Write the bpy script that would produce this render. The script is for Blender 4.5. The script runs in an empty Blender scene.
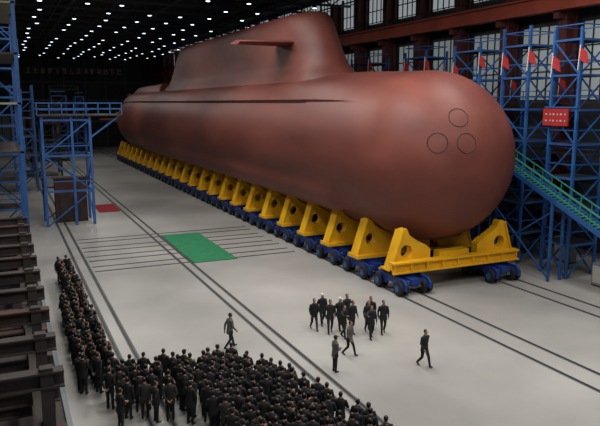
import bpy, bmesh, math, random
from mathutils import Vector as V, Matrix
random.seed(7)
scene=bpy.context.scene
try: scene.view_settings.view_transform='Standard'
except Exception: pass

# ------------------------------------------------------------ materials
def srgb(c):
    return tuple(((x/255)/12.92 if x/255<=.04045 else (((x/255)+.055)/1.055)**2.4) for x in c)+(1,)
def mat(name,c,rough=.6,metal=0,c2=None,scale=3,emit=0,bump=0,detail=5,stretch=None,spec=.5):
    m=bpy.data.materials.new(name);m.use_nodes=True
    nt=m.node_tree;b=nt.nodes['Principled BSDF']
    b.inputs['Roughness'].default_value=rough;b.inputs['Metallic'].default_value=metal
    b.inputs['Specular IOR Level'].default_value=spec
    b.inputs['Base Color'].default_value=srgb(c)
    if emit:
        b.inputs['Emission Color'].default_value=srgb(c);b.inputs['Emission Strength'].default_value=emit
    if c2 or bump:
        tc=nt.nodes.new('ShaderNodeTexCoord');mp=nt.nodes.new('ShaderNodeMapping')
        nt.links.new(tc.outputs['Object'],mp.inputs['Vector'])
        if stretch: mp.inputs['Scale'].default_value=stretch
        n=nt.nodes.new('ShaderNodeTexNoise');n.inputs['Scale'].default_value=scale;n.inputs['Detail'].default_value=detail
        nt.links.new(mp.outputs['Vector'],n.inputs['Vector'])
        if c2:
            r=nt.nodes.new('ShaderNodeValToRGB')
            r.color_ramp.elements[0].position=.35;r.color_ramp.elements[1].position=.68
            r.color_ramp.elements[0].color=srgb(c);r.color_ramp.elements[1].color=srgb(c2)
            nt.links.new(n.outputs['Fac'],r.inputs['Fac']);nt.links.new(r.outputs['Color'],b.inputs['Base Color'])
        if bump:
            bp=nt.nodes.new('ShaderNodeBump');bp.inputs['Strength'].default_value=bump;bp.inputs['Distance'].default_value=.1
            nt.links.new(n.outputs['Fac'],bp.inputs['Height']);nt.links.new(bp.outputs['Normal'],b.inputs['Normal'])
    return m
M={}
M['hull']=mat('hull_primer',(100,52,45),.52,0,(122,68,58),.35,bump=.03,stretch=(1,.3,1),spec=.32,detail=8)
M['hull_dark']=mat('hull_seam',(58,30,27),.7)
M['floor']=mat('concrete',(134,133,130),.42,0,(172,170,166),.08,bump=.015,detail=10,spec=.4)
M['wall']=mat('wall_cladding',(46,50,56),.8,0,(66,70,76),.4)
M['wall_back']=mat('back_wall_cladding',(38,41,45),.85,0,(58,62,66),.3)
M['ceil']=mat('roof_sheet',(34,36,40),.9,0,(46,48,52),.3)
M['steel_dark']=mat('dark_steel',(40,36,36),.7,0,(60,50,47),.8)
M['truss']=mat('roof_steel',(70,74,80),.7)
M['maroon']=mat('maroon_column',(96,44,40),.7,0,(78,38,36),.5)
M['orange']=mat('orange_runway_paint',(168,72,48),.6,0,(140,58,42),.5)
M['blue']=mat('blue_steel',(40,92,156),.5,0,(30,70,128),1.0)
M['blue_dark']=mat('blue_bogie',(26,62,150),.45,0,(20,44,106),1.5)
M['yellow']=mat('yellow_paint',(236,180,20),.5,0,(214,158,18),.8)
M['rubber']=mat('wheel_black',(20,20,24),.7)
M['rail']=mat('rail_steel',(56,56,58),.5,.3)
M['groove']=mat('rail_groove',(98,98,98),.9)
M['green']=mat('green_carpet',(26,112,72),.95,0,(34,124,82),1.5)
M['red']=mat('red_carpet',(150,28,34),.9)
M['redsign']=mat('red_sign',(160,30,34),.7)
M['board']=mat('banner_board',(74,44,44),.8)
M['letters']=mat('banner_letters',(170,166,160),.7)
M['white']=mat('white_paint',(215,215,215),.6)
M['window']=mat('frosted_window',(180,188,192),.5,0,emit=.5)
M['window2']=mat('lower_window',(165,175,178),.5,0,emit=.25)
M['lamp']=mat('lamp_glow',(225,238,255),.5,emit=3)
M['stair']=mat('stair_green',(50,128,110),.6)
M['cream']=mat('cream_panel',(150,146,120),.7)
M['rust']=mat('rusty_steel',(74,44,36),.8,0,(50,38,36),.9)
M['grey']=mat('grey_box',(110,116,120),.6)
M['skin']=mat('skin',(160,118,96),.6)
M['hair']=mat('black_hair',(16,14,14),.5)
M['shoe']=mat('black_shoes',(12,12,12),.4)
M['trouser']=mat('dark_trousers',(18,19,24),.85)
M['capw']=mat('white_cap',(222,222,218),.7)
M['eye']=mat('eye_dark',(10,8,8),.3)
M['lip']=mat('lip',(140,80,72),.5)
# coat colour varies per person
cm=bpy.data.materials.new('dark_coat');cm.use_nodes=True;nt=cm.node_tree
oi=nt.nodes.new('ShaderNodeObjectInfo');rp=nt.nodes.new('ShaderNodeValToRGB');rp.color_ramp.interpolation='CONSTANT'
rp.color_ramp.elements[0].color=srgb((16,16,19));rp.color_ramp.elements[1].position=.4;rp.color_ramp.elements[1].color=srgb((22,24,32))
e=rp.color_ramp.elements.new(.7);e.color=srgb((30,30,30));e=rp.color_ramp.elements.new(.88);e.color=srgb((44,42,38))
nt.links.new(oi.outputs['Random'],rp.inputs['Fac']);nt.links.new(rp.outputs['Color'],nt.nodes['Principled BSDF'].inputs['Base Color'])
nt.nodes['Principled BSDF'].inputs['Roughness'].default_value=.85
M['coat']=cm
cg=mat('grey_coat',(84,82,78),.85);M['coatg']=cg

# ------------------------------------------------------------ mesh builder
class MB:
    def __init__(s): s.v=[];s.f=[];s.m=[];s.mats=[]
    def mi(s,k):
        if k not in s.mats: s.mats.append(k)
        return s.mats.index(k)
    def add(s,vs,fs,k):
        o=len(s.v);s.v+= [tuple(v) for v in vs];i=s.mi(k)
        for f in fs: s.f.append(tuple(o+j for j in f));s.m.append(i)
    def box(s,x0,x1,y0,y1,z0,z1,k):
        vs=[(x,y,z) for z in (z0,z1) for y in (y0,y1) for x in (x0,x1)]
        s.add(vs,[(0,2,3,1),(4,5,7,6),(0,1,5,4),(2,6,7,3),(0,4,6,2),(1,3,7,5)],k)
    def beam(s,a,b,w,h,k):
        a=V(a);b=V(b);d=(b-a).normalized();up=V((0,0,1)) if abs(d.z)<.95 else V((0,1,0))
        r=d.cross(up).normalized()*w/2;u=r.cross(d).normalized()*h/2
        vs=[p+i*r+j*u for p in (a,b) for i,j in((-1,-1),(1,-1),(1,1),(-1,1))]
        s.add(vs,[(0,1,2,3),(7,6,5,4),(0,4,5,1),(1,5,6,2),(2,6,7,3),(3,7,4,0)],k)
    def tube(s,pts,rad,n,k,cap=True):
        pts=[V(p) for p in pts];rings=[]
        for i,p in enumerate(pts):
            d=(pts[min(i+1,len(pts)-1)]-pts[max(i-1,0)]).normalized()
            up=V((0,0,1)) if abs(d.z)<.9 else V((0,1,0))
            r=d.cross(up).normalized();u=r.cross(d)
            rr=rad[i] if isinstance(rad,(list,tuple)) else rad
            rings.append([p+rr*(math.cos(2*math.pi*j/n)*r+math.sin(2*math.pi*j/n)*u) for j in range(n)])
        s.loft(rings,k,cap)
    def loft(s,rings,k,cap=True,closed=True):
        n=len(rings[0]);vs=[v for r in rings for v in r];fs=[]
        for i in range(len(rings)-1):
            for j in range(n if closed else n-1):
                j2=(j+1)%n;fs.append((i*n+j,i*n+j2,(i+1)*n+j2,(i+1)*n+j))
        if cap:
            fs.append(tuple(range(n))[::-1]);fs.append(tuple((len(rings)-1)*n+j for j in range(n)))
        s.add(vs,fs,k)
    def prism(s,poly,axis,c0,c1,k):
        def P(p,c):
            if axis=='y': return (p[0],c,p[1])
            if axis=='x': return (c,p[0],p[1])
            return (p[0],p[1],c)
        n=len(poly);vs=[P(p,c0) for p in poly]+[P(p,c1) for p in poly]
        fs=[tuple(range(n)),tuple(range(2*n-1,n-1,-1))]+[(i,i+n,(i+1)%n+n,(i+1)%n) for i in range(n)]
        s.add(vs,fs,k)
    def ell(s,c,r,k,nu=12,nv=8):
        rings=[]
        for i in range(nv+1):
            t=math.pi*(.02+.96*i/nv)
            rings.append([(c[0]+r[0]*math.sin(t)*math.cos(2*math.pi*j/nu),c[1]+r[1]*math.sin(t)*math.sin(2*math.pi*j/nu),c[2]-r[2]*math.cos(t)) for j in range(nu)])
        s.loft(rings,k)
    def mesh(s,name,smooth=None):
        me=bpy.data.meshes.new(name);me.from_pydata(s.v,[],s.f)
        for k in s.mats: me.materials.append(M[k])
        me.polygons.foreach_set('material_index',s.m)
        bm=bmesh.new();bm.from_mesh(me);bmesh.ops.recalc_face_normals(bm,faces=bm.faces);bm.to_mesh(me);bm.free()
        if smooth is not None:
            me.shade_smooth();me.set_sharp_from_angle(angle=math.radians(smooth))
        me.update();return me
    def obj(s,name,smooth=None,parent=None):
        me=s.mesh(name,smooth);o=bpy.data.objects.new(name,me);scene.collection.objects.link(o)
        if parent: o.parent=parent
        return o
def empty(name,loc=(0,0,0)):
    o=bpy.data.objects.new(name,None);o.location=loc;scene.collection.objects.link(o);return o

# ------------------------------------------------------------ room shell
X0,X1,Y0,Y1,ZC=-9,45,-14,196,28
b=MB();b.box(X0,X1,Y0,Y1,-.4,0,'floor');b.obj('floor')
b=MB();b.box(X0,X1,Y0,Y1,ZC,ZC+.4,'ceil');b.obj('ceiling')
b=MB();b.box(X0-.4,X0,Y0,Y1,0,ZC,'wall')
for i in range(26): b.box(X0,X0+.5,Y0+i*8,Y0+i*8+.5,0,ZC,'maroon')
b.obj('wall_left')
b=MB();b.box(X0,X1,Y1,Y1+.4,0,ZC,'wall_back')
for i in range(10): b.box(X0+3+i*5.6,X0+3.5+i*5.6,Y1-.5,Y1,0,ZC,'truss')
for z in (7,13,18,24): b.box(X0,X1,Y1-.4,Y1,z,z+.5,'truss')
b.obj('wall_back')
b=MB();b.box(X1,X1+.4,Y0,Y1,0,ZC,'wall')
for z in (6,12,): b.box(X1-.3,X1,Y0,Y1,z,z+.5,'steel_dark')
b.obj('wall_right')
# windows right
b=MB()
y=Y0
while y<Y1-8:
    b.box(X1-.15,X1-.02,y+.6,y+6.6,22.6,27.2,'window')
    for j in range(1,6): b.box(X1-.25,X1-.1,y+.6+j,y+.7+j,22.6,27.2,'steel_dark')
    for z in (24.1,25.7): b.box(X1-.25,X1-.1,y+.6,y+6.6,z,z+.1,'steel_dark')
    y+=7
b.obj('window_1')
b=MB();y=Y0
while y<Y1-8:
    b.box(X1-.15,X1-.02,y+.9,y+6.2,12.8,19.2,'window2')
    for j in range(1,5): b.box(X1-.25,X1-.1,y+.9+j*1.06,y+1.0+j*1.06,12.8,19.2,'steel_dark')
    for z in (15.2,17.2): b.box(X1-.25,X1-.1,y+.9,y+6.2,z,z+.12,'steel_dark')
    y+=7
b.obj('window_2')
# columns + crane runway
b=MB();y=Y0+.0
while y<Y1-1:
    b.box(X1-1.9,X1-1.7,y-.45,y+.45,0,ZC-2,'maroon');b.box(X1-.7,X1-.5,y-.45,y+.45,0,ZC-2,'maroon')
    b.box(X1-1.7,X1-.7,y-.08,y+.08,0,ZC-2,'maroon')
    b.box(X1-2.6,X1-.5,y-.3,y+.3,19.4,20,'maroon')
    y+=7
b.obj('wall_column_row')
b=MB()
b.box(X1-2.7,X1-2.5,Y0,Y1,20,21.2,'orange');b.box(X1-3,X1-2.2,Y0,Y1,21.2,21.35,'orange');b.box(X1-3,X1-2.2,Y0,Y1,20,20.12,'orange')
b.box(X1-2.66,X1-2.54,Y0,Y1,21.35,21.55,'rail')
for i in range(70): b.beam((X1-2,Y0+i*3,21.3),(X1-2,Y0+i*3,22.3),.06,.06,'steel_dark')
b.box(X1-2.04,X1-1.96,Y0,Y1,22.25,22.33,'steel_dark')
b.obj('crane_runway_beam')
# roof trusses
b=MB();y=-6
while y<Y1:
    b.beam((X0,y,25.6),(X1,y,25.6),.3,.3,'truss');b.beam((X0,y,27.7),(X1,y,27.7),.3,.3,'truss')
    n=18;w=(X1-X0)/n
    for i in range(n):
        b.beam((X0+i*w,y,25.6 if i%2 else 27.7),(X0+(i+1)*w,y,27.7 if i%2 else 25.6),.15,.15,'truss')
    y+=8
for i in range(8): b.beam((X0+3+i*7,Y0,25.6),(X0+3+i*7,Y1,25.6),.15,.15,'truss')
for i in range(4): b.tube([(X0+6+i*13,Y0,26.4),(X0+6+i*13,Y1,26.4)],.35,10,'truss')
b.obj('roof_truss_row')
# lamps
b=MB()
for iy in range(24):
    for ix in range(8):
        if random.random()<.16: continue
        x=5.5+ix*4.6+random.uniform(-.5,.5);y=6+iy*8
        b.tube([(x,y,25.6),(x,y,24.9)],.05,6,'steel_dark')
        b.tube([(x,y,24.95),(x,y,24.5)],[.15,.36],12,'steel_dark')
        b.tube([(x,y,24.5),(x,y,24.44)],[.28,.24],12,'lamp')
b.obj('ceiling_lamp_grid')

# ------------------------------------------------------------ floor rails / marks
def rails(name,xs,y0,y1):
    b=MB()
    for x in xs:
        b.box(x-.13,x+.13,y0,y1,0,.012,'groove')
        b.box(x-.045,x+.045,y0,y1,.0,.05,'rail')
    b.obj(name)
rails('floor_rail_track',[4.55,5.35],-5,190)
rails('floor_rail_track',[12.2,12.95],-5,190)
rails('floor_rail_track',[23.1,24.6],-5,190)
rails('floor_rail_track',[31.4,32.9],-5,190)
b=MB()
for i,y in enumerate([49.5,51,53,54.6,56.6,58.2,60.5,62]):
    b.box(5.6,22,y-.11,y+.11,0,.02,'rail')
b.obj('transverse_floor_track')
b=MB();b.box(13.1,16.7,49,60.8,.021,.06,'green');b.obj('green_carpet')
b=MB();b.box(9.6,12,77,83,.021,.05,'red');b.obj('red_carpet')

# ------------------------------------------------------------ submarine
CX,CZ,R,YC=28.,8.7,6.1,39.2
def sst(a,b_,x):
    t=max(0,min(1,(x-a)/(b_-a)));return t*t*(3-2*t)
def hullr(y):
    if y<YC:
        t=(YC-y)/R;return R*math.sqrt(max(0,1-t*t))
    if y<134: return R
    t=(y-134)/32;return max(.45,R*(1-t**1.9))
yl=[YC-R*math.cos(math.radians(a)) for a in (1.5,4,8,12,17,22,28,34,40,46,52,58,64,70,76,83,90)]
yl+=[40.2,41,42,42.6,43.2,44,45,46.5,48,50,53,57,62,68,75,82,90,98,106,112,116,119,122,125,128,132,135,139,143,147,151,155,158,161,164,165.5]
angs=list(range(0,33,4))+[34,37,40,43,46,48,49.6,50.4]+list(range(52,108,6))+[110,113,116,119,122,125,128,131,133.5,135]+list(range(139,180,5))+[180]
def kk(a,y):
    a=abs(a);k=0
    if a<50.2:
        k=.03 + .045*math.exp(-((a-34)/11)**2)+.028*sst(34,0,a)*0.6
        k*=sst(39.5,49,y)*(1-sst(146,160,y))
    if 112<a<134.2:
        q=math.sin(math.pi*min(1,(a-112)/30));k+=.085*q*sst(42.3,44.4,y)*(1-sst(118,124,y))
    return k
full=[a for a in angs]+[-a for a in reversed(angs[1:-1])]
rings=[]
for y in yl:
    r=hullr(y)
    rings.append([(CX+r*(1+kk(a,y))*math.sin(math.radians(a)),y,CZ+r*(1+kk(a,y))*math.cos(math.radians(a))) for a in full])
b=MB();b.loft(rings,'hull')
# casing seam line
for s in (-1,1):
    pts=[(CX+s*(R*1.012)*math.sin(math.radians(50.6)),y,CZ+(R*1.012)*math.cos(math.radians(50.6))) for y in (50,70,90,110,132)]
    for p,q in zip(pts,pts[1:]): b.beam(p,q,.12,.05,'hull_dark')
# sail
def sail_ring(y0,y1,hw,z,nose=5.5,tail=12):
    ys=[y0+nose*(1-math.cos(math.radians(a))) for a in range(0,91,10)]+[y0+nose+(y1-tail-y0-nose)*j/6 for j in range(1,6)]+[y1-tail*(1-math.sin(math.radians(a))) for a in range(0,91,10)]
    L=[]
    for y in ys:
        dn=(y-y0)/nose;dt=(y1-y)/tail;w=hw
        if dn<1: w*=math.sqrt(max(0,1-(1-dn)**2))
        if dt<1: w*=math.sqrt(max(0,1-(1-dt)**2))
        L.append((w,y))
    left=[(CX-w,y,z) for w,y in L];right=[(CX+w,y,z) for w,y in reversed(L[1:-1])]
    return left+right
zs=[(13.6,50.0,118,3.3),(14.8,50.8,116.5,2.9),(15.4,51.8,115,2.5),(16.2,52.8,113.6,2.3),(17.5,53.8,112,2.2),(19,54.8,110.3,2.12),(20.2,55.6,108.8,2.05),(20.6,56.0,108.2,1.95),(20.9,56.5,107.6,1.75),(21.05,57.1,107,1.4),(21.1,58,106,.8)]
b.loft([sail_ring(a,c,w,z) for z,a,c,w in zs],'hull')
# raised aft casing block behind sail
rr=[]
for y,h,w in [(113,15.8,2.6),(118,15.7,2.6),(130,15.6,2.5),(136,15.5,2.4),(140,15.0,2.2),(144,14.0,1.6)]:
    rr.append([(CX-w-.5,y,13),(CX-w-.2,y,h-.5),(CX-w+.3,y,h),(CX+w-.3,y,h),(CX+w+.2,y,h-.5),(CX+w+.5,y,13)])
b.loft(rr,'hull')
# fairwater planes
def foil(span0,span1,y0a,y1a,y0b,y1b,z,th0,th1):
    rings=[]
    for s,(ya,yb,th) in ((span0,(y0a,y1a,th0)),(span1,(y0b,y1b,th1))):
        c=yb-ya
        pr=[(0,0),(.04,.35),(.15,.8),(.35,1),(.65,.65),(1,.05)]
        ring=[(s,ya+c*t,z+th*h) for t,h in pr]+[(s,ya+c*t,z-th*h) for t,h in reversed(pr[1:])]
        rings.append(ring)
    return rings
b.loft(foil(CX-1.6,CX-7.2,58.2,62.6,59.2,62.2,18.2,.3,.2),'hull')
b.loft(foil(CX+1.6,CX+3.6,58.2,62.6,58.8,62.4,18.2,.3,.26),'hull')
# stern planes and rudders
b.loft(foil(CX-1,CX-7,155,162,157.5,161.5,CZ,.45,.2),'hull');b.loft(foil(CX+1,CX+7,155,162,157.5,161.5,CZ,.45,.2),'hull')
for s in (1,-1):
    rg=foil(CZ+s*1,CZ+s*6.0,155,162,157.5,161.5,0,.45,.2)
    b.loft([[(CX+p[2],p[1],p[0]) for p in r] for r in rg],'hull')
# propeller
b.tube([(CX,165,CZ),(CX,167.2,CZ),(CX,168,CZ)],[.6,.5,.1],16,'yellow')
for i in range(7):
    a=2*math.pi*i/7;d=V((math.sin(a),0,math.cos(a)));t=V((math.cos(a),0,-math.sin(a)))
    P=V((CX,166.3,CZ));q=[P+d*.4-t*.3,P+d*1.8-t*.6+V((0,.4,0)),P+d*2.7+V((0,.6,0)),P+d*1.8+t*.5-V((0,.3,0)),P+d*.4+t*.3-V((0,.3,0))]
    q2=[p+V((0,.08,0)) for p in q]
    b.loft([q,q2],'yellow')
# bow shutters (rings engraved)
for n in ((-2.9,-5.1,1.3),(-1.4,-5.2,2.9),(-1.2,-5.9,1.3)):
    n=V(n).normalized();t=n.cross(V((0,0,1))).normalized();u=n.cross(t);rad=.64
    c=V((CX,YC,CZ))+n*math.sqrt(R*R-rad*rad)
    N=28;rg=[]
    for i in range(N+1):
        a=2*math.pi*i/N;d=math.cos(a)*t+math.sin(a)*u;p=c+d*rad
        rg.append([p+d*.03,p+n*.03,p-d*.03,p-n*.03])
    b.loft(rg,'hull_dark',cap=False)
sub=b.obj('submarine',smooth=38)

# ------------------------------------------------------------ cradles + bogies
def circ_top(x):
    return CZ-math.sqrt(max(0,(R+.06)**2-x*x))
def cradle(yc,front=False):
    b=MB();t=.32
    for s in (-1,1):
        outer=[(-5.2,1.55),(-5.05,2.0),(-4.35,4.1),(-4.15,4.3),(-3.95,4.25)]
        x=-3.9
        while x<-2.0: outer.append((x,circ_top(x)));x+=.35
        outer+= [(-2.0,circ_top(-2.0)),(-2.0,1.55)]
        hc=(-3.95,2.7);hr=.45
        N=32;inn=[];out=[]
        for i in range(N):
            a=2*math.pi*i/N;d=(math.cos(a),math.sin(a));best=None
            for j in range(len(outer)):
                p=outer[j];q=outer[(j+1)%len(outer)]
                ex,ez=q[0]-p[0],q[1]-p[1];den=d[0]*ez-d[1]*ex
                if abs(den)<1e-9: continue
                wx,wz=p[0]-hc[0],p[1]-hc[1]
                tt=(wx*ez-wz*ex)/den;uu=(wx*d[1]-wz*d[0])/den
                if tt>0 and -1e-6<=uu<=1+1e-6 and (best is None or tt<best): best=tt
            best=best or .6
            inn.append((hc[0]+hr*d[0],hc[1]+hr*d[1]));out.append((hc[0]+best*d[0],hc[1]+best*d[1]))
        vs=[];fs=[]
        for yy in (yc-t,yc+t):
            vs+=[(CX-s*p[0],yy,p[1]) for p in inn]
            vs+=[(CX-s*p[0],yy,p[1]) for p in out]
        for i in range(N):
            j=(i+1)%N
            fs+=[(i,j,N+j,N+i),(2*N+i,3*N+i,3*N+j,2*N+j),(i,2*N+i,2*N+j,j),(N+i,N+j,3*N+j,3*N+i)]
        b.add(vs,fs,'yellow')
        b.beam((CX-s*-5.15,yc,1.6),(CX-s*-4.3,yc,4.15),.95,.1,'yellow')
        b.box(min(CX-s*-5.3,CX-s*-1.6),max(CX-s*-5.3,CX-s*-1.6),yc-.75,yc+.75,1.36,1.6,'yellow')
    if front:
        b.box(CX-5.3,CX+5.3,yc-.95,yc+.95,1.36,1.46,'yellow');b.box(CX-5.3,CX+5.3,yc-.95,yc-.3,2.0,2.12,'yellow')
        b.box(CX-5.3,CX+5.3,yc-.7,yc-.45,1.4,2.0,'yellow')
        for i in range(9): b.box(CX-5.2+i*1.28,CX-5.1+i*1.28,yc-.92,yc-.3,1.4,2.0,'yellow')
    b.box(CX-1.9,CX+1.9,yc-.4,yc+.4,1.36,1.6,'yellow');b.box(CX-1.25,CX+1.25,yc-.35,yc+.35,1.6,2.45,'yellow')
    return b.obj('yellow_transport_cradle')
def bogie(xc,yc):
    b=MB();L=1.85
    b.box(xc-.35,xc+.35,yc-L+.3,yc+L-.3,.7,1.1,'blue_dark')
    for s in (-1,1):
        poly=[(yc-L,.45),(yc-L,.85),(yc-L+.35,1.15),(yc+L-.35,1.15),(yc+L,.85),(yc+L,.45),(yc+.5,.45),(yc+.35,.7),(yc-.35,.7),(yc-.5,.45)]
        b.prism(poly,'x',xc+s*.95-.06,xc+s*.95+.06,'blue_dark')
    b.box(xc-1.0,xc+1.0,yc-.6,yc+.6,1.0,1.34,'blue_dark')
    b.tube([(xc,yc,1.1),(xc,yc,1.34)],.5,14,'grey')
    for yy in (yc-1.25,yc+1.25):
        b.tube([(xc-1.2,yy,.52),(xc+1.2,yy,.52)],.1,8,'grey')
        for s in (-.7,.7,-1.15,1.15):
            b.tube([(xc+s-.14,yy,.52),(xc+s-.1,yy,.52),(xc+s+.1,yy,.52),(xc+s+.14,yy,.52)],[.38,.47,.47,.38],16,'rubber')
            e=.15 if s>0 else -.15
            b.tube([(xc+s,yy,.52),(xc+s+e,yy,.52)],.24,10,'blue')
        b.box(xc-1.0,xc+1.0,yy-.1,yy+.1,.75,.95,'blue')
    return b.mesh('bogie',40)
bm_=bogie(0,0)
ys=[36.0+4.6*i for i in range(25)]
for i,y in enumerate(ys):
    cr=cradle(y,i==0)
    for side in (-1,1):
        o=bpy.data.objects.new('wheeled_bogie',bm_);o.location=(CX+side*3.95-(.35 if side>0 else 0),y,.0);scene.collection.objects.link(o);o.parent=cr

# ------------------------------------------------------------ scaffold towers
def flag(b,fx,fy,fz):
    b.beam((fx,fy,fz-.9),(fx,fy-.1,fz+.8),.05,.05,'white')
    vs=[(fx,fy,fz+.7),(fx+.12,fy-.55,fz+.3),(fx+.18,fy-.7,fz-.55),(fx,fy-.05,fz-.2)]
    vs+= [(v[0]+.04,v[1],v[2]) for v in vs]
    b.add(vs,[(0,1,2,3),(7,6,5,4),(0,4,5,1),(1,5,6,2),(2,6,7,3),(3,7,4,0)],'redsign')
def scaffold(name,x0,x1,y0,y1,zt,step=2.4,mk='blue',w=.18,decks=True,z0=0,flags=()):
    b=MB()
    for x in (x0,x1):
        for y in (y0,y1): b.box(x-w/2,x+w/2,y-w/2,y+w/2,z0,zt,mk)
    z=z0+step;k=0
    while z<zt+.01:
        for (a,c) in (((x0,y0),(x1,y0)),((x0,y1),(x1,y1)),((x0,y0),(x0,y1)),((x1,y0),(x1,y1))):
            b.beam((*a,z),(*c,z),w*.8,w*.8,mk)
            if z+1<zt+1.2: b.beam((*a,z+1.0),(*c,z+1.0),w*.4,w*.4,mk)
            if k%2==0: b.beam((*a,z-step),(*c,z),w*.5,w*.5,mk)
            else: b.beam((*c,z-step),(*a,z),w*.5,w*.5,mk)
        if decks: b.box(x0,x1,y0,y1,z,z+.06,'steel_dark')
        z+=step;k+=1
    for f in flags: flag(b,*f)
    return b.obj(name)
t1=scaffold('blue_scaffold_tower',36.2,38.9,33.4,35.8,17.6,flags=((36.0,33.4,15.6),(36.0,35.8,15.2)))
scaffold('blue_scaffold_tower',36.4,39.0,38.4,41.2,18.2,flags=((36.2,38.4,15.8),(36.2,41.2,15.6)))
scaffold('blue_scaffold_tower',36.4,39.0,44.0,47.4,17.4,flags=((36.2,44,15.8),(36.2,47.4,15.2)))
scaffold('blue_scaffold_tower',37,39.4,52.5,56,17.4,flags=((36.8,52.5,16.0),(36.8,56,16)))
scaffold('blue_scaffold_tower',37,39.4,63,67,17.4,flags=((36.8,63,16.4),))
# red sign on tower
b=MB();b.box(35.9,36.02,33.9,36.2,10.9,12.1,'redsign')
for r in range(2):
    for c in range(6): b.box(35.88,35.9,34.1+c*.34,34.2+c*.34+.06*(c%2),11.2+r*.45,11.32+r*.45,'letters')
b.beam((36.06,33.2,12.2),(36.06,36.2,12.2),.1,.1,'blue');sg=b.obj('red_safety_sign');sg.parent=t1
# stair on the right
b=MB()
p0=V((34.5,41,8.9));p1=V((34.5,26.5,3.0))
for dx in (0,1.1):
    o=V((dx,0,0));b.beam(p0+o,p1+o,.12,.32,'blue')
    for h in (.5,1.05): b.beam(p0+o+V((0,0,h)),p1+o+V((0,0,h)),.07,.07,'stair')
    for i in range(17):
        q=p0.lerp(p1,i/16)+o;b.beam(q,q+V((0,0,1.05)),.05,.05,'stair')
for i in range(44):
    q=p0.lerp(p1,(i+.5)/44);b.box(q.x,q.x+1.1,q.y-.14,q.y+.14,q.z+.0,q.z+.05,'stair')
b.box(34.4,35.7,24,26.5,2.9,3.0,'stair')
b.box(34.4,35.7,41,43.4,8.8,8.9,'stair')
for y,z in ((26.5,4.0),(24,4.0),(33.4,6.0),(41,9.9),(43.4,9.9)):
    for x in (34.5,35.6): b.beam((x,y,0),(x,y,z),.16,.16,'blue')
b.beam((34.5,33.4,.2),(34.5,41,6),.09,.09,'blue');b.beam((34.5,41,.2),(34.5,33.4,5),.09,.09,'blue')
for h in (.5,1.05): b.beam((34.5,41,8.9+h),(34.5,43.4,8.9+h),.07,.07,'stair')
b.obj('access_staircase')
# gallery right
b=MB()
for z in (4.2,8.4,12.4):
    b.box(41.2,43,20,110,z,z+.12,'steel_dark')
    for h in (.5,1.05): b.box(41.2,41.26,20,110,z+h,z+h+.06,'blue')
    for i in range(31): b.beam((41.23,20+3*i,z),(41.23,20+3*i,z+1.1),.06,.06,'blue')
for i in range(16): b.box(41.2,41.38,20+6*i,20.18+6*i,0,12.4,'blue')
for i in range(12): flag(b,41.1,40+i*5.5,13.9)
b.obj('elevated_walkway')
for (x,y,w,d,h,k) in ((37.6,42,.7,1.4,1.8,'grey'),(37.6,49.5,.9,1.8,2,'blue'),(36.6,30.6,.6,.9,1.6,'grey'),(39.8,36.5,.8,1.6,2.0,'grey')):
    b=MB()
    b.box(x,x+w,y,y+d,.1,h,k);b.box(x-.03,x,y+.1,y+d-.1,.25,h-.15,'letters' if k=='grey' else 'grey');b.box(x,x+w,y,y+d,0,.1,'rubber')
    b.obj('electrical_cabinet')

# ------------------------------------------------------------ left side structures
g=scaffold('blue_gantry_tower',3.6,8.2,70,74,11.2,step=3.6,w=.26,decks=False)
b=MB()
b.box(3.2,11.4,69.6,74.4,11.2,11.35,'steel_dark')
for h in (.6,1.2):
    b.beam((3.2,69.6,11.3+h),(11.4,69.6,11.3+h),.1,.1,'blue');b.beam((11.4,69.6,11.3+h),(11.4,74.4,11.3+h),.1,.1,'blue');b.beam((3.2,74.4,11.3+h),(11.4,74.4,11.3+h),.1,.1,'blue')
for i in range(8): b.beam((3.2+i*1.17,69.6,11.3),(3.2+i*1.17,69.6,12.5),.1,.1,'blue')
b.beam((8.2,70,9.0),(11.2,70,11.2),.18,.18,'blue')
b.box(6.3,6.55,69.9,70.1,0,11.2,'blue')
b.obj('gantry_platform',parent=g)
b=MB()
b.box(4.6,7.8,72.2,73.6,.0,4.6,'rust');b.box(5.0,6.0,72.1,72.2,.2,2.6,'steel_dark');b.box(6.3,7.4,72.1,72.2,.2,2.6,'steel_dark');b.box(4.5,7.9,72.1,73.7,4.6,4.75,'steel_dark')
b.obj('rusty_equipment_cabin',parent=g)
scaffold('blue_stair_tower',-1.2,1.5,66,70,23,step=2.6,w=.22)
scaffold('blue_scaffold_tower',1.4,4.2,100,104,15,step=2.6,w=.26)
scaffold('blue_scaffold_tower',10,13,150,154,14,step=2.8,w=.3)
scaffold('blue_scaffold_tower',17,19,172,176,14,step=2.8,w=.3)
scaffold('steel_work_platform',4.5,9,120,126,12,step=3,mk='steel_dark',w=.35)
scaffold('steel_work_platform',12,19,184,190,17,step=4,mk='truss',w=.4)
b=MB()
for i,z in enumerate((9,12.4,15.8,19.2)):
    b.box(-3,1.4,50,62.8,z,z+.14,'cream' if i%2 else 'steel_dark')
    for h in (.5,1.0): b.box(1.34,1.4,50,62.8,z+h,z+h+.06,'blue')
    for j in range(7): b.beam((1.37,50+j*2.1,z),(1.37,50+j*2.1,z+1.05),.07,.07,'blue')
for y in (50,56,62.5):
    b.box(1.1,1.35,y,y+.25,0,20,'blue')
b.obj('left_gallery_platform')
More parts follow.
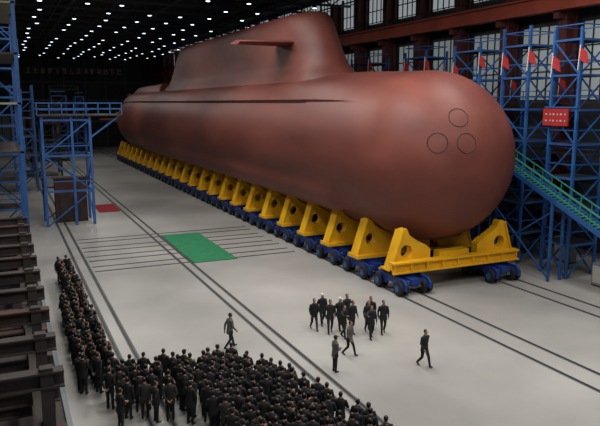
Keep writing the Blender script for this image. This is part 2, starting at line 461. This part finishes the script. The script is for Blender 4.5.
# dark stacked steel racks along left edge
b=MB()
b.box(-8.4,1.5,15,49,0,.25,'steel_dark');b.box(1.5,1.7,15,49,0,.35,'grey')
y=19
i=0
while y<49:
    top=5.0
    b.box(.5,.85,y,y+.35,0,top,'steel_dark')
    b.box(-3.5,-3.1,y,y+.35,0,top,'steel_dark')
    for z in (1.3,3.1,4.9):
        b.box(-8,1.15,y-.05,y+.4,z-.06,z,'rust' if (i+int(z))%3==0 else 'steel_dark')
        b.box(-8,1.15,y+.12,y+.22,z-.45,z-.06,'steel_dark');b.box(-8,1.15,y-.05,y+.4,z-.5,z-.45,'steel_dark')
    y+=3.1;i+=1
for z in (1.3,3.1): b.box(.3,.6,19,49,z,z+.2,'steel_dark')
b.obj('steel_storage_rack')

# banner on back wall
b=MB();b.box(6,33,Y1-1.2,Y1-1.0,20.2,22.4,'board')
random.seed(3)
for i in range(14):
    x=7+i*1.85
    for k in range(4):
        if random.random()<.5: b.box(x,x+1.2,Y1-1.3,Y1-1.2,20.5+k*.42,20.72+k*.42,'letters')
        else:
            xx=x+random.random()*.9;b.box(xx,xx+.26,Y1-1.3,Y1-1.2,20.5,22.0,'letters')
for x in (7,19,32): b.beam((x,Y1-1.1,22.1),(x,Y1-.3,22.6),.1,.1,'steel_dark')
b.obj('wall_banner')
b=MB();b.box(-4,6,Y1-.8,Y1-.5,0,9,'grey');
for i in range(5): b.box(-4+i*2,-3.8+i*2,Y1-.9,Y1-.8,0,9,'steel_dark')
b.obj('door_1')

# ------------------------------------------------------------ people
def make_person(name,pose,coat='coat',cap=None,voxel=.02):
    parts=[]
    ln=pose.get('lean',0)
    def L(p):
        x,y,z=p
        if z>.9: return (x,y+ln*(z-.9),z)
        return p
    b=MB()
    def seg(p1,p2,r1,r2,k,n=10):
        p1=V(p1);p2=V(p2);parts.append((p1,p2,r1,r2,k))
        d=(p2-p1);d.normalize()
        pts=[p1-d*r1*.7,p1-d*r1*.4,p1,p1.lerp(p2,.5),p2,p2+d*r2*.4,p2+d*r2*.7]
        b.tube(pts,[r1*.6,r1*.88,r1,(r1+r2)/2*1.02,r2,r2*.88,r2*.6],n,k)
    rg=[]
    for z,rx,ry in ((.72,.18,.135),(.74,.2,.15),(.86,.195,.145),(.98,.178,.132),(1.1,.172,.13),(1.25,.188,.135),(1.36,.2,.13),(1.42,.18,.112),(1.46,.12,.09),(1.5,.075,.07),(1.54,.06,.062)):
        rg.append([L((rx*math.cos(2*math.pi*j/18),ry*math.sin(2*math.pi*j/18),z)) for j in range(18)])
    b.loft(rg,coat)
    parts.append((V((0,0,.78)),V(L((0,0,1.34))),.165,.165,coat))
    hd=V(L((0,0,1.5)))
    yaw=pose.get('head',0)
    seg(hd+V((0,0,-.03)),hd+V((0,.01,.06)),.055,.052,'skin')
    hc=hd+V((0,.02,.135))
    def H(v):
        c,s_=math.cos(yaw),math.sin(yaw);return hc+V((v[0]*c-v[1]*s_,v[0]*s_+v[1]*c,v[2]))
    hb=MB();hb.ell((0,0,.0),(.074,.092,.108),'skin',16,12);hb.ell((0,.03,-.06),(.05,.06,.055),'skin',12,8)
    hb.tube([(0,.085,.01),(0,.108,-.02),(0,.1,-.03)],[.008,.016,.01],8,'skin')
    for s in (-1,1): hb.ell((s*.077,-.005,-.005),(.012,.02,.03),'skin',8,6)
    o=len(b.v);b.v+=[tuple(H(v)) for v in hb.v];mi=b.mi('skin')
    for f in hb.f: b.f.append(tuple(o+i for i in f));b.m.append(mi)
    parts.append((H((0,.03,-.07)),H((0,.05,.04)),.07,.07,'skin'))
    hair=MB();hk='hair' if not cap else cap
    hair.ell((0,-.02,.025),(.084,.096,.102),hk,16,10)
    o=len(b.v);b.v+=[tuple(H(v)) for v in hair.v];mi=b.mi(hk)
    for f in hair.f: b.f.append(tuple(o+i for i in f));b.m.append(mi)
    parts.append((H((0,-.045,.0)),H((0,-.01,.06)),.085,.085,hk))
    for s,key in ((-1,'L'),(1,'R')):
        kn=pose['knee'+key];an=pose['ankle'+key]
        hip=(s*.095,0,.86)
        seg(hip,kn,.095,.066,'trouser');seg(kn,an,.066,.05,'trouser')
        a=V(an);dirv=V(pose.get('foot'+key,(0,1,0)))
        seg(a+V((0,0,-.035))-dirv*.03,a+dirv*.15+V((0,0,-.045)),.042,.036,'shoe')
        sh=L((s*.185,0,1.39));el=L(pose['elbow'+key]);wr=L(pose['wrist'+key])
        seg(sh,el,.068,.054,coat);seg(el,wr,.054,.042,coat)
        d=(V(wr)-V(el)).normalized();pm=V(wr)+d*.03
        seg(pm,pm+d*.07,.028,.032,'skin')
    me=b.mesh('tmp');ob=bpy.data.objects.new('tmp',me);scene.collection.objects.link(ob)
    md=ob.modifiers.new('r','REMESH');md.mode='VOXEL';md.voxel_size=voxel;md.use_smooth_shade=True
    sm=ob.modifiers.new('s','SMOOTH');sm.iterations=2;sm.factor=.4
    dg=bpy.context.evaluated_depsgraph_get();nm=bpy.data.meshes.new_from_object(ob.evaluated_get(dg))
    bpy.data.objects.remove(ob)
    c=MB()
    def sd(p,q):
        a,e,r1,r2,k=q;ae=e-a;t=max(0,min(1,(p-a).dot(ae)/max(1e-9,ae.length_squared)))
        return (p-(a+ae*t)).length-(r1+(r2-r1)*t)
    c.v=[tuple(v.co) for v in nm.vertices]
    for p in nm.polygons:
        cen=V(p.center);k=min(parts,key=lambda q:sd(cen,q))[4]
        c.f.append(tuple(p.vertices));c.m.append(c.mi(k))
    bpy.data.meshes.remove(nm)
    for s in (-1,1):
        e=H((s*.03,.086,.012));c.ell(e,(.011,.009,.007),'eye',8,5)
        bq=H((s*.03,.09,.03));c.ell(bq,(.018,.006,.004),'hair',8,4)
    c.ell(H((0,.088,-.058)),(.022,.009,.006),'lip',8,4)
    if cap:
        c.ell(H((0,.09,.045)),(.07,.05,.008),cap,12,5)
    for s,key in ((-1,'L'),(1,'R')):
        el=V(L(pose['elbow'+key]));wr=V(L(pose['wrist'+key]));d=(wr-el).normalized()
        fw=V((0,1,0));fw=(fw-d*fw.dot(d)).normalized();inw=fw.cross(d)*(-1)
        if inw.x*s>0: inw=-inw
        base=wr+d*.115
        for i,(o_,l) in enumerate(((-.027,.062),(-.009,.072),(.009,.078),(.027,.07))):
            p=base+fw*o_-d*.015
            c.tube([p,p+d*l*.5+inw*.006,p+d*l*.82+inw*.024,p+d*l+inw*.036],[.0095,.009,.0085,.006],6,'skin')
        p=wr+d*.05+fw*.02
        c.tube([p,p+fw*.032+d*.025,p+fw*.036+d*.055+inw*.01],[.012,.0105,.007],6,'skin')
    me=c.mesh(name,60)
    mz=min(v.co.z for v in me.vertices)
    for v in me.vertices: v.co.z-=mz
    return me
stand=dict(kneeL=(-.1,.01,.47),kneeR=(.1,.01,.47),ankleL=(-.11,-.01,.08),ankleR=(.11,-.01,.08),
  elbowL=(-.26,-.03,1.12),elbowR=(.26,-.03,1.12),wristL=(-.25,.04,.88),wristR=(.25,.04,.88))
front=dict(stand,elbowL=(-.27,.02,1.13),elbowR=(.27,.02,1.13),wristL=(-.1,.22,1.1),wristR=(.1,.22,1.1),lean=.03)
clap=dict(stand,elbowL=(-.28,.05,1.15),elbowR=(.28,.05,1.15),wristL=(-.07,.26,1.3),wristR=(.07,.26,1.28),head=.3)
behind=dict(stand,elbowL=(-.27,-.1,1.14),elbowR=(.27,-.1,1.14),wristL=(-.1,-.2,.95),wristR=(.1,-.19,.97),head=-.4)
walk=dict(kneeL=(-.1,.17,.5),ankleL=(-.1,.27,.1),footL=(0,.97,.2),kneeR=(.1,-.02,.47),ankleR=(.1,-.32,.14),footR=(0,.9,-.4),
  elbowL=(-.25,-.12,1.14),wristL=(-.24,-.14,.89),elbowR=(.25,.02,1.13),wristR=(.24,.2,.93),lean=.06)
walk2=dict(kneeR=(.1,.14,.49),ankleR=(.1,.2,.09),footR=(0,1,.05),kneeL=(-.1,.0,.46),ankleL=(-.1,-.24,.12),footL=(0,.93,-.3),
  elbowR=(.25,-.1,1.13),wristR=(.24,-.08,.88),elbowL=(-.25,.02,1.13),wristL=(-.22,.17,.93),lean=.05,head=.3)
point=dict(walk2,elbowR=(.33,.24,1.3),wristR=(.36,.48,1.36),head=-.3)
P=[make_person('person_a',stand),make_person('person_b',front),make_person('person_c',clap),make_person('person_d',behind)]
Pc=make_person('person_e',front,cap='coat')
W1=make_person('walker_a',walk);W2=make_person('walker_b',walk2);W3=make_person('walker_c',point);W4=make_person('walker_d',walk2,cap='capw')
W5=make_person('walker_e',walk,coat='coatg');W6=make_person('walker_f',front,coat='coatg',cap='coat')
def put(name,me,x,y,face,parent=None,s=1):
    o=bpy.data.objects.new(name,me);o.location=(x,y,.0);o.rotation_euler=(0,0,-math.radians(face));o.scale=(s,s,s)
    scene.collection.objects.link(o)
    if parent: o.parent=parent
    return o
for me,x,y,f in ((W1,17.7,24.5,170),(W5,15.1,27.2,150),(W6,13.5,25.7,90),(W5,9.95,30.6,80),
    (W1,15.1,31.3,190),(W2,15.7,30.5,200),(W4,16.4,30.7,180),(W3,16.0,29.5,160),(W2,16.8,30.0,170),(W4,15.9,31.9,185),
    (W1,17.6,29.6,200),(W2,18.1,30.2,210),(W3,17.3,28.8,190),(W1,17.1,31.2,180),(W2,18.3,29.2,200)):
    put('walking_man',me,x,y,f,s=random.uniform(1.03,1.1))
crowd=empty('spectator_crowd',(7,23,0))
def addc(x,y,f):
    o=put('spectator',random.choice(P+[Pc] if random.random()<.6 else P),x-7,y-23,f,crowd,random.uniform(.98,1.08))
random.seed(11)
y=15.8
row=0
while y<27:
    x=6.0+(row%2)*.27
    while x<11.5:
        jx=x+random.uniform(-.12,.12);jy=y+random.uniform(-.12,.12)
        edge= 26.9 if jx<9.2 else 26.9-(jx-9.2)*3.2
        lo = 23.4 if jx<6.6 else 16
        if jy<edge and jy>lo and random.random()<.96: addc(jx,jy,random.uniform(5,60))
        x+=.54
    y+=.55;row+=1
for i in range(6):
    for j in range(6):
        x=3.3+i*.52+random.uniform(-.13,.13);y=24.2+j*.65+random.uniform(-.15,.15)
        if random.random()<.6 and x<6.0: addc(x,y,random.uniform(10,80))
y=28.0
while y<48:
    for x in (2.5,3.05,3.6):
        if random.random()<.9 and (x>2.6 or y<40): addc(x+random.uniform(-.12,.12),y+random.uniform(-.12,.12),random.uniform(30,90))
    y+=.52

# ------------------------------------------------------------ lights
def area(name,loc,sx,sy,power,color=(1,.965,.92),rot=(0,0,0)):
    l=bpy.data.lights.new(name,'AREA');l.shape='RECTANGLE';l.size=sx;l.size_y=sy;l.energy=power;l.color=color
    o=bpy.data.objects.new(name,l);o.location=loc;o.rotation_euler=rot;scene.collection.objects.link(o);return o
for x,pw in ((6,1800),(17,2700),):
    for y,k in ((12,1),(34,1.15),(60,.9)): area('high_bay_light',(x,y,24.2),4,14,pw*k)
for y in (12,32,): area('high_bay_light',(30,y,24.2),4,12,1900)
for y in (90,120,150,):
    area('high_bay_light',(14,y,24.3),1,1,1250)
w=bpy.data.worlds.new('w');scene.world=w;w.use_nodes=True
w.node_tree.nodes['Background'].inputs[0].default_value=(.85,.85,.85,1);w.node_tree.nodes['Background'].inputs[1].default_value=.12

# ------------------------------------------------------------ camera
f=650.;p=math.atan(110/f);th=math.atan(300/math.hypot(f,110))
F=V((math.sin(th)*math.cos(p),math.cos(th)*math.cos(p),-math.sin(p)));Rv=V((math.cos(th),-math.sin(th),0));U=Rv.cross(F)
cam=bpy.data.cameras.new('camera');cam.sensor_width=36;cam.lens=39;cam.clip_end=500
co=bpy.data.objects.new('camera',cam);scene.collection.objects.link(co)
m=Matrix((Rv,U,-F)).transposed().to_4x4();m.translation=V((0,0,12.5));co.matrix_world=m
scene.camera=co
